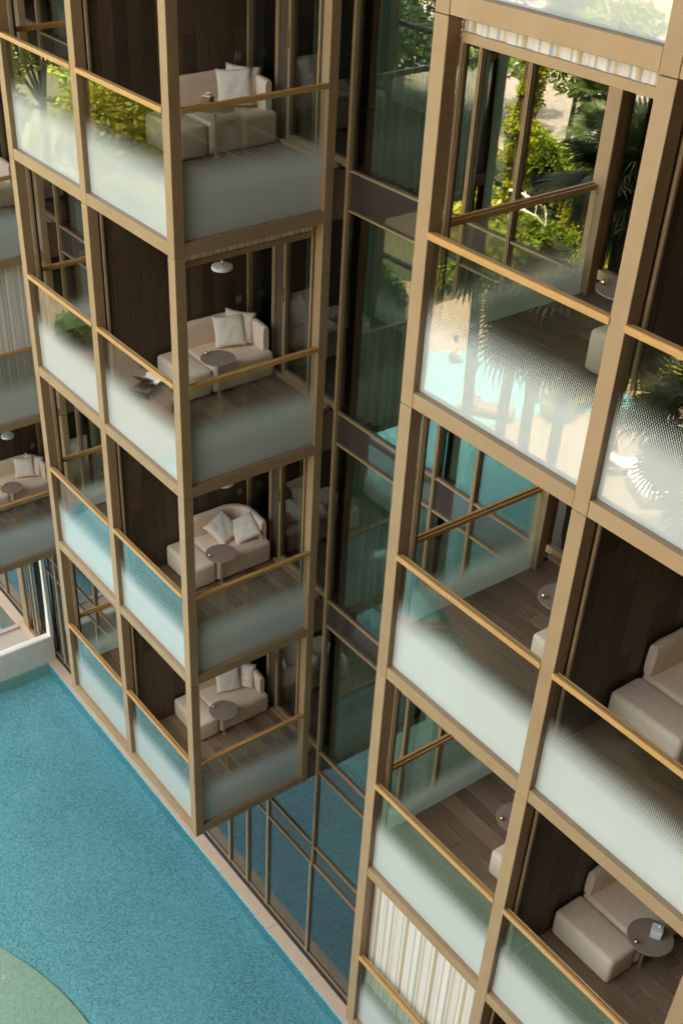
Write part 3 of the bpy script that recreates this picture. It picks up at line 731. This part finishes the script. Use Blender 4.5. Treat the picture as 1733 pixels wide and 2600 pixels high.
for i, (x, y, h_, w_) in enumerate(((-36, -25.5, 9.5, 'nearest'), (-42, -31, 11, 'tallest'), (-47, -38, 10, 'farthest'), (-33, -20.5, 8, 'shortest'))):
    tree((x, y, 0), h_, 4.0, f'{w_} of the dense dark trees mirrored in the central recess', M_LEAFD, 60+i, 7000, .2, 22, .1)
tree((-36, -50, 0), 7.5, 3.2, 'round road tree mirrored right of the spreading one', M_LEAF, 16, 4500, .18, 14, .4)
# vines hanging over a tall garden screen
vs = empty('vine_screen', (-29.2, -31.2, 0), radians(45), 'tall garden screen overgrown with yellow green vines mirrored in the glass', 'vine screen')
rnd = random.Random(9); cl = []
for i in range(90): cl.append((rnd.uniform(-1.5, 1.3), rnd.uniform(-.5, .5), rnd.uniform(.2, 11.5), rnd.uniform(.3, .6)))
link('vine_leaves', leafcloud(cl, 11000, .13, 9).mesh('vine_leaves', M_LEAFY), vs)
link('frame', MB().box(-1.3, 1.2, -.12, .12, -.02, 11.5).mesh('frame', M_TRUNK), vs)
# shrubs and hedges
def hedge(pts, w, h, label, mat, seed, n, size=.09, name='hedge', cat='hedge'):
    rnd = random.Random(seed); cl = []; o0 = pts[0]
    for a, b in zip(pts[:-1], pts[1:]):
        L = math.dist(a, b); m = max(2, int(L/(w*.5)))
        for i in range(m):
            t = i/m; cl.append((a[0]+(b[0]-a[0])*t-o0[0]+rnd.uniform(-.2, .2)*w, a[1]+(b[1]-a[1])*t-o0[1]+rnd.uniform(-.2, .2)*w, h*rnd.uniform(.35, .65), w*rnd.uniform(.4, .6)))
    o = link(name, leafcloud(cl, n, size, seed).mesh(name, mat), None, (o0[0], o0[1], 0)); tag(o, label, cat, 'garden hedges')
hedge([(-12.9, -22.8), (-13.4, -24.2), (-12.9, -25.0)], 1.3, 1.2, 'yellow green shrub bed mirrored beside the sunlit pool', M_LEAFY, 21, 6000)
hedge([(-22, -28.2), (-12, -27.5), (-4, -26.9), (6, -26.8)], 1.3, 1.15, 'clipped lime hedge mirrored behind the sunlit pool', M_LEAFY, 22, 14000)
hedge([(-24, -29.4), (-12, -28.6), (-4, -28.0), (6, -27.8)], 1.2, 1.7, 'darker hedge mirrored behind the clipped lime hedge', M_LEAF, 23, 9000)
hedge([(0.4, -12.8), (3.2, -12.6), (5.5, -12.8)], 1.3, .9, 'low dark hedge mirrored at the right picture edge', M_LEAFD, 24, 7000)
hedge([(-2.6, -13.6), (-1.4, -13.4)], 1.3, .9, 'dark shrub mirrored below the right tower palms', M_LEAFD, 25, 3500)
hedge([(-27, -33), (-22, -35), (-16, -33)], 2.6, 2.2, 'wild yellow grass bed mirrored in the upper right window', M_LEAFY, 26, 9000, .2)
hedge([(-23.5, -23.5), (-24.5, -27), (-26, -30)], 2.0, 1.5, 'broad leaved green shrubs mirrored below the white pergola', M_LEAF, 41, 9000, .2)
hedge([(-26, -25), (-29, -28.5), (-32, -31)], 2.6, 1.9, 'yellowish grass clumps mirrored left of the white pergola', M_LEAFY, 42, 9000, .2)
hedge([(-24, -31.5), (-20, -31.8), (-17, -31)], 2.4, 1.8, 'grassy planting mirrored right of the white pergola', M_LEAFY, 43, 8000, .2)
hedge([(-36, -33), (-31, -36), (-26, -37)], 3.0, 2.6, 'tall green shrub bed mirrored in the upper right window', M_LEAF, 27, 9000, .18)
hedge([(-22.5, -17.2), (-26, -18.6), (-30, -19)], 3.2, 2.0, 'dark evergreen shrubs mirrored in the central recess', M_LEAFD, 44, 12000, .2)
hedge([(-27.6, -11.2), (-28.6, -12.8), (-30, -14)], 1.8, 1.2, 'grassy green shrubs mirrored in the far central balustrade', M_LEAF, 28, 6000, .18)
# fan palms
def fan_mesh(seed, size=1.0):
    rnd = random.Random(seed); mb = MB(); nb = 30
    mb.tube([(0, 0, 0), (.35*size, 0, .10*size), (.8*size, 0, .10*size)], .014, 5, .008)
    for i in range(nb):
        a = radians(-125+250*i/(nb-1)); L = size*(.62+.30*cos(a*.6))*rnd.uniform(.92, 1.05); w = .038*size
        d = Vector((cos(a), sin(a), 0)); s = Vector((-sin(a), cos(a), 0)); c = Vector((.8*size, 0, .10*size)); dr = rnd.uniform(.12, .3)
        p1 = c+d*L*.5+Vector((0, 0, .03)); p2 = c+d*L*.82+Vector((0, 0, -dr*.25*L)); p3 = c+d*L+Vector((0, 0, -dr*L))
        fo = Vector((0, 0, .018))
        mb.add([c-s*.004, c+s*.004, p1+s*w, p1-fo, p1-s*w, p2+s*w*.6, p2-fo*.6, p2-s*w*.6, p3], [(0, 1, 2, 3), (0, 3, 4), (3, 2, 5, 6), (4, 3, 6, 7), (6, 5, 8), (7, 6, 8)])
    return mb.mesh('frond', M_PALM)
FAN = [fan_mesh(s, z) for s, z in ((1, 1.0), (2, .9), (3, 1.1))]
def fan_palm(loc, h, label, seed, nf=34, scale=1.0):
    rnd = random.Random(seed); p = empty('fan_palm', loc, 0, label, 'palm', 'fan palms mirrored in the glass')
    lean = (rnd.uniform(-.3, .3), rnd.uniform(-.3, .3))
    link('trunk', MB().tube([(lean[0]*s*s, lean[1]*s*s, h*s-.05) for s in [i/10 for i in range(11)]], .17, 10, .12).mesh('trunk', M_TRUNK, True), p)
    for i in range(nf):
        o = link('frond', FAN[i % 3], p, (lean[0], lean[1], h-.05-.25*(i/nf)))
        o.rotation_euler = (rnd.uniform(-.3, .3), radians(-62+i/nf*125+rnd.uniform(-8, 8)), i*2.39996); s = scale*rnd.uniform(.85, 1.1); o.scale = (s, s, s)
fan_palm((-7.6, -12.8, 0), 10.9, 'tall fan palm with big dark leaves mirrored in the upper right window', 1, 26, 1.2)
fan_palm((-7.5, -13.9, 0), 11.2, 'fan palm with slim trunk mirrored left in the upper right balustrade', 2, 34, 1.2)
fan_palm((-5.8, -13.0, 0), 9.8, 'fan palm mirrored in the middle of the upper right balustrade', 3, 36, 1.25)
fan_palm((-5.0, -13.1, 0), 9.5, 'fan palm with dense crown mirrored right in the upper right balustrade', 4, 36, 1.25)
fan_palm((-4.7, -14.3, 0), 9.6, 'fan palm standing behind the dense crowned one in the mirror image', 5, 34, 1.2)
fan_palm((-5.2, -15.2, 0), 10.9, 'fan palm mirrored at the left edge of the right balustrade', 6, 34, 1.1)
fan_palm((-.75, -12.5, 0), 8.6, 'palm trunk mirrored below the lower right daybed', 7, 30, 1.2)
fan_palm((.75, -12.6, 0), 8.2, 'right palm trunk mirrored below the lower right daybed', 8, 30, 1.2)
fan_palm((-3.0, -12.2, 0), 2.3, 'low palm fronds mirrored in the lower right balustrade', 9, 30, .9)
fan_palm((-1.7, -12.9, 0), 2.6, 'second low palm mirrored under the lower right handrail', 10, 30, .9)
fan_palm((-26, -33.5, 0), 4.2, 'sunlit low palm mirrored beside the vines', 11, 30, 1.1)
fan_palm((-30.5, -38.5, 0), 4.4, 'yellowish low palm mirrored below the road tree', 12, 30, 1.2)

# far-off tree belts added to block light from the horizon
def belt(pts, h, n, seed, size=.7):
    rnd = random.Random(seed); cl = []
    for a, b in zip(pts[:-1], pts[1:]):
        L = math.dist(a, b); m = int(L/3)
        for i in range(m):
            for z in (.15, .4, .65, .85):
                t = (i+rnd.random())/m; cl.append((a[0]+(b[0]-a[0])*t+rnd.uniform(-3, 3), a[1]+(b[1]-a[1])*t+rnd.uniform(-3, 3), h*z*rnd.uniform(.85, 1.15), rnd.uniform(2.4, 4)))
    o = struct('horizon_block_trees', leafcloud(cl, n, size, seed).mesh('horizon_block_trees', M_LEAFD)); o['kind'] = 'stuff'
belt([(-24, -64), (10, -62), (40, -58), (75, -50)], 19, 26000, 31)
belt([(-112, -60), (-118, -20), (-112, 20)], 17, 12000, 32)
# garden wall, white building
gw = empty('garden_wall', (-10, -29.9, 0), radians(-3), 'grey panelled garden wall mirrored behind the hedges', 'wall')
for i in range(10): cb('panel', (2.4, .15, 2.6), M_GREYM, gw, (-8+i*2.45, 0, -.01)) 
for i in range(11): cb('pillar', (.05, .2, 2.75), M_BRD, gw, (-8.05+i*2.45, -.02, -.01))
wb = empty('white_building', (-74, -32, 0), radians(28), 'distant white building with dark window bands mirrored between the trees', 'building')
for i in range(4):
    cb('floor_band', (12, 26, 1.5), M_BOXW, wb, (-6, -13, i*3.2)); cb('window_band', (11.6, 25.6, 1.68), M_SPAN, wb, (-5.8, -12.8, i*3.2+1.51), sharp=True)
cb('roof', (12.4, 26.4, .4), M_BOXW, wb, (-6.2, -13.2, 12.81))
# white curved pergola frames
pg = empty('pergola', (-25.6, -28.6, 0), radians(45), 'white curved tubular pergola mirrored beneath the vines', 'pergola')
mb = MB()
for s in (-1.2, .9): mb = MB().tube([(s, -.9, -.02), (s-.25, -.95, .7), (s+.1, -.75, 1.4), (s+.5, -.3, 1.9), (s+.5, .3, 2.15), (s+.2, .9, 2.2)], .07, 8); link('arch', mb.mesh('arch', M_BOXW, True), pg)
for i in range(3): link('bar', MB().tube([(-1.3, -.8+i*.5, 1.5+i*.3), (.2, -.85+i*.5, 1.62+i*.3), (1.5, -.8+i*.5, 1.5+i*.3)], .022, 6).mesh('bar', M_BOXW, True), pg)
# loungers
def lounger(loc, rz, label, towel=True, mat=None):
    l = empty('sun_lounger', loc, rz, label, 'sun lounger', 'sun loungers on the pool deck')
    cb('frame', (2.0, .68, .06), M_WICK, l, (-1, -.34, .24))
    for x in (-.9, .8):
        for y in (-.3, .24): cb('leg', (.06, .06, .239), M_WICK, l, (x, y, .0))
    link('mattress', MB().rbox(-1, .25, -.32, .32, .302, .40, .035, 3).mesh('mattress', mat or M_WICK, True), l)
    o = link('backrest', MB().rbox(0, .8, -.32, .32, 0, .09, .035, 3).mesh('backrest', mat or M_WICK, True), l, (.25, 0, .31)); o.rotation_euler = (0, radians(-35), 0)
    if towel:
        rnd = random.Random(int(loc[0]*10)); n = 14; v = []; f = []
        for i in range(n+1):
            for j in range(n+1): v.append((-.5+1.0*i/n+rnd.uniform(-.04, .04), -.36+.72*j/n+rnd.uniform(-.04, .04), .42+rnd.uniform(.0, .15)))
        for i in range(n):
            for j in range(n): a = i*(n+1)+j; f.append((a, a+n+1, a+n+2, a+1))
        t = link('towel', MB().add(v, f).mesh('towel', M_TOWEL, True), None, loc, rz); t.location.x += .2; tag(t, 'crumpled white towel on the '+label.replace('mirrored ', ''), 'towel', 'towels on the loungers')
lounger((-22.9, -12.0, 0), 1.0, 'brown lounger mirrored left in the central balustrade')
lounger((-21.2, -12.6, 0), 1.0, 'brown lounger mirrored right in the central balustrade')
lounger((-9.2, -22.0, 0), 2.2, 'pale lounger mirrored next to the seated bather', False, M_TOWEL)
lounger((-14.6, -22.0+1.2, 0), 2.6, 'dark lounger mirrored by the sunlit kerb', False)
db = empty('daybed', (-7.7, -21.6, 0), .5, 'big white square daybed mirrored in the right balustrade', 'daybed')
cb('base', (1.5, 1.3, .35), M_WICK, db, (-.75, -.65, 0)); link('mattress', MB().rbox(-.75, .75, -.65, .65, .352, .58, .06).mesh('mattress', M_TOWEL, True), db)
link('bolster', MB().rbox(-.72, -.45, -.6, .6, .582, .78, .09).mesh('bolster', M_TOWEL, True), db)

# people (skin-modifier bodies), far out on the deck and in the water
def person(loc, rz, joints, edges, label, suit=None):
    verts = [Vector(j[:3]) for j in joints]; me = bpy.data.meshes.new('person'); me.from_pydata([v[:] for v in verts], edges, [])
    o = bpy.data.objects.new('person', me); COL.objects.link(o); o.location = loc; o.rotation_euler = (0, 0, rz)
    md = o.modifiers.new('skin', 'SKIN'); sk = me.skin_vertices[0].data if me.skin_vertices else None
    if sk is None:
        bm = bmesh.new(); bm.from_mesh(me); bm.verts.layers.skin.verify(); bm.to_mesh(me); bm.free(); sk = me.skin_vertices[0].data
    for i, j in enumerate(joints): sk[i].radius = (j[3], j[3])
    sk[0].use_root = True
    sb = o.modifiers.new('sub', 'SUBSURF'); sb.levels = 1; sb.render_levels = 2
    me.materials.append(M_SKIN); tag(o, label, 'person')
    hd = Vector(joints[3][:3])
    link('hair', MB().lathe([(0, .115), (.07, .095), (.105, .03), (.10, -.04), (.08, -.05)], n=16).mesh('hair', M_HAIR, True), o, (hd.x, hd.y, hd.z+.02))
    if suit:
        c, sx, sy, sz = suit
        link('swimwear', MB().rbox(c[0]-sx, c[0]+sx, c[1]-sy, c[1]+sy, c[2]-sz, c[2]+sz, min(sx, sy, sz)*.6, 3).mesh('swimwear', M_SUIT, True), o)
    return o
sit_j = [(0, 0, .12, .13), (-.06, 0, .42, .135), (-.03, 0, .60, .055), (0, 0, .74, .085), (-.03, .17, .54, .05), (.12, .24, .34, .038), (.30, .2, .30, .03), (-.03, -.17, .54, .05), (.12, -.24, .34, .038), (.30, -.2, .30, .03),
         (.08, .09, .12, .085), (.48, .13, .36, .06), (.78, .13, .06, .04), (.90, .13, .03, .03), (.08, -.09, .12, .085), (.50, -.12, .30, .06), (.84, -.12, .06, .04), (.95, -.12, .03, .03)]
ED = [(0, 1), (1, 2), (2, 3), (1, 4), (4, 5), (5, 6), (1, 7), (7, 8), (8, 9), (0, 10), (10, 11), (11, 12), (12, 13), (0, 14), (14, 15), (15, 16), (16, 17)]
person((-10.2, -22.4, .0), .6, sit_j, ED, 'seated bather in a dark top mirrored beside the sunlit pool', ((-.05, 0, .36), .15, .19, .20))
swim_j = [(0, 0, 0, .13), (.35, 0, .05, .14), (.52, 0, .10, .055), (.66, 0, .15, .085), (.42, .2, .04, .05), (.72, .34, .0, .038), (.98, .22, .0, .03), (.42, -.2, .04, .05), (.64, -.42, .0, .038), (.5, -.6, -.03, .03),
          (-.1, .09, -.02, .085), (-.5, .14, -.06, .06), (-.9, .2, -.1, .04), (-1.05, .22, -.1, .03), (-.1, -.09, -.02, .085), (-.5, -.14, -.08, .06), (-.88, -.24, -.05, .04), (-1.02, -.26, -.05, .03)]
person((-6.9, -11.2, WZ), 2.2, swim_j, ED, 'dark haired swimmer mirrored in the right tower balustrade', ((0, 0, .0), .13, .14, .12))
stand_j = [(0, 0, .55, .13), (0, 0, .90, .14), (0, 0, 1.08, .055), (0, 0, 1.24, .085), (0, .19, 1.02, .05), (.05, .27, .78, .038), (.15, .24, .55, .03), (0, -.19, 1.02, .05), (.12, -.25, .80, .038), (.3, -.15, .72, .03),
           (0, .09, .5, .085), (.02, .1, .15, .06), (0, .1, -.25, .04), (.1, .1, -.3, .03), (0, -.09, .5, .085), (.02, -.1, .15, .06), (0, -.1, -.25, .04), (.1, -.1, -.3, .03)]
person((-18.3, -22.6, -.25), 1.0, stand_j, ED, 'left bather wading in the sunlit pool in the mirror image', ((0, 0, .56), .15, .17, .12))
person((-17.5, -22.9, -.3), 2.4, stand_j, ED, 'right bather wading in the sunlit pool in the mirror image', ((0, 0, .56), .15, .17, .12))
person((-14.3, -22.9, -.3), 4.0, stand_j, ED, 'bather by the yellow shrubs in the mirror image', ((0, 0, .56), .15, .17, .12))
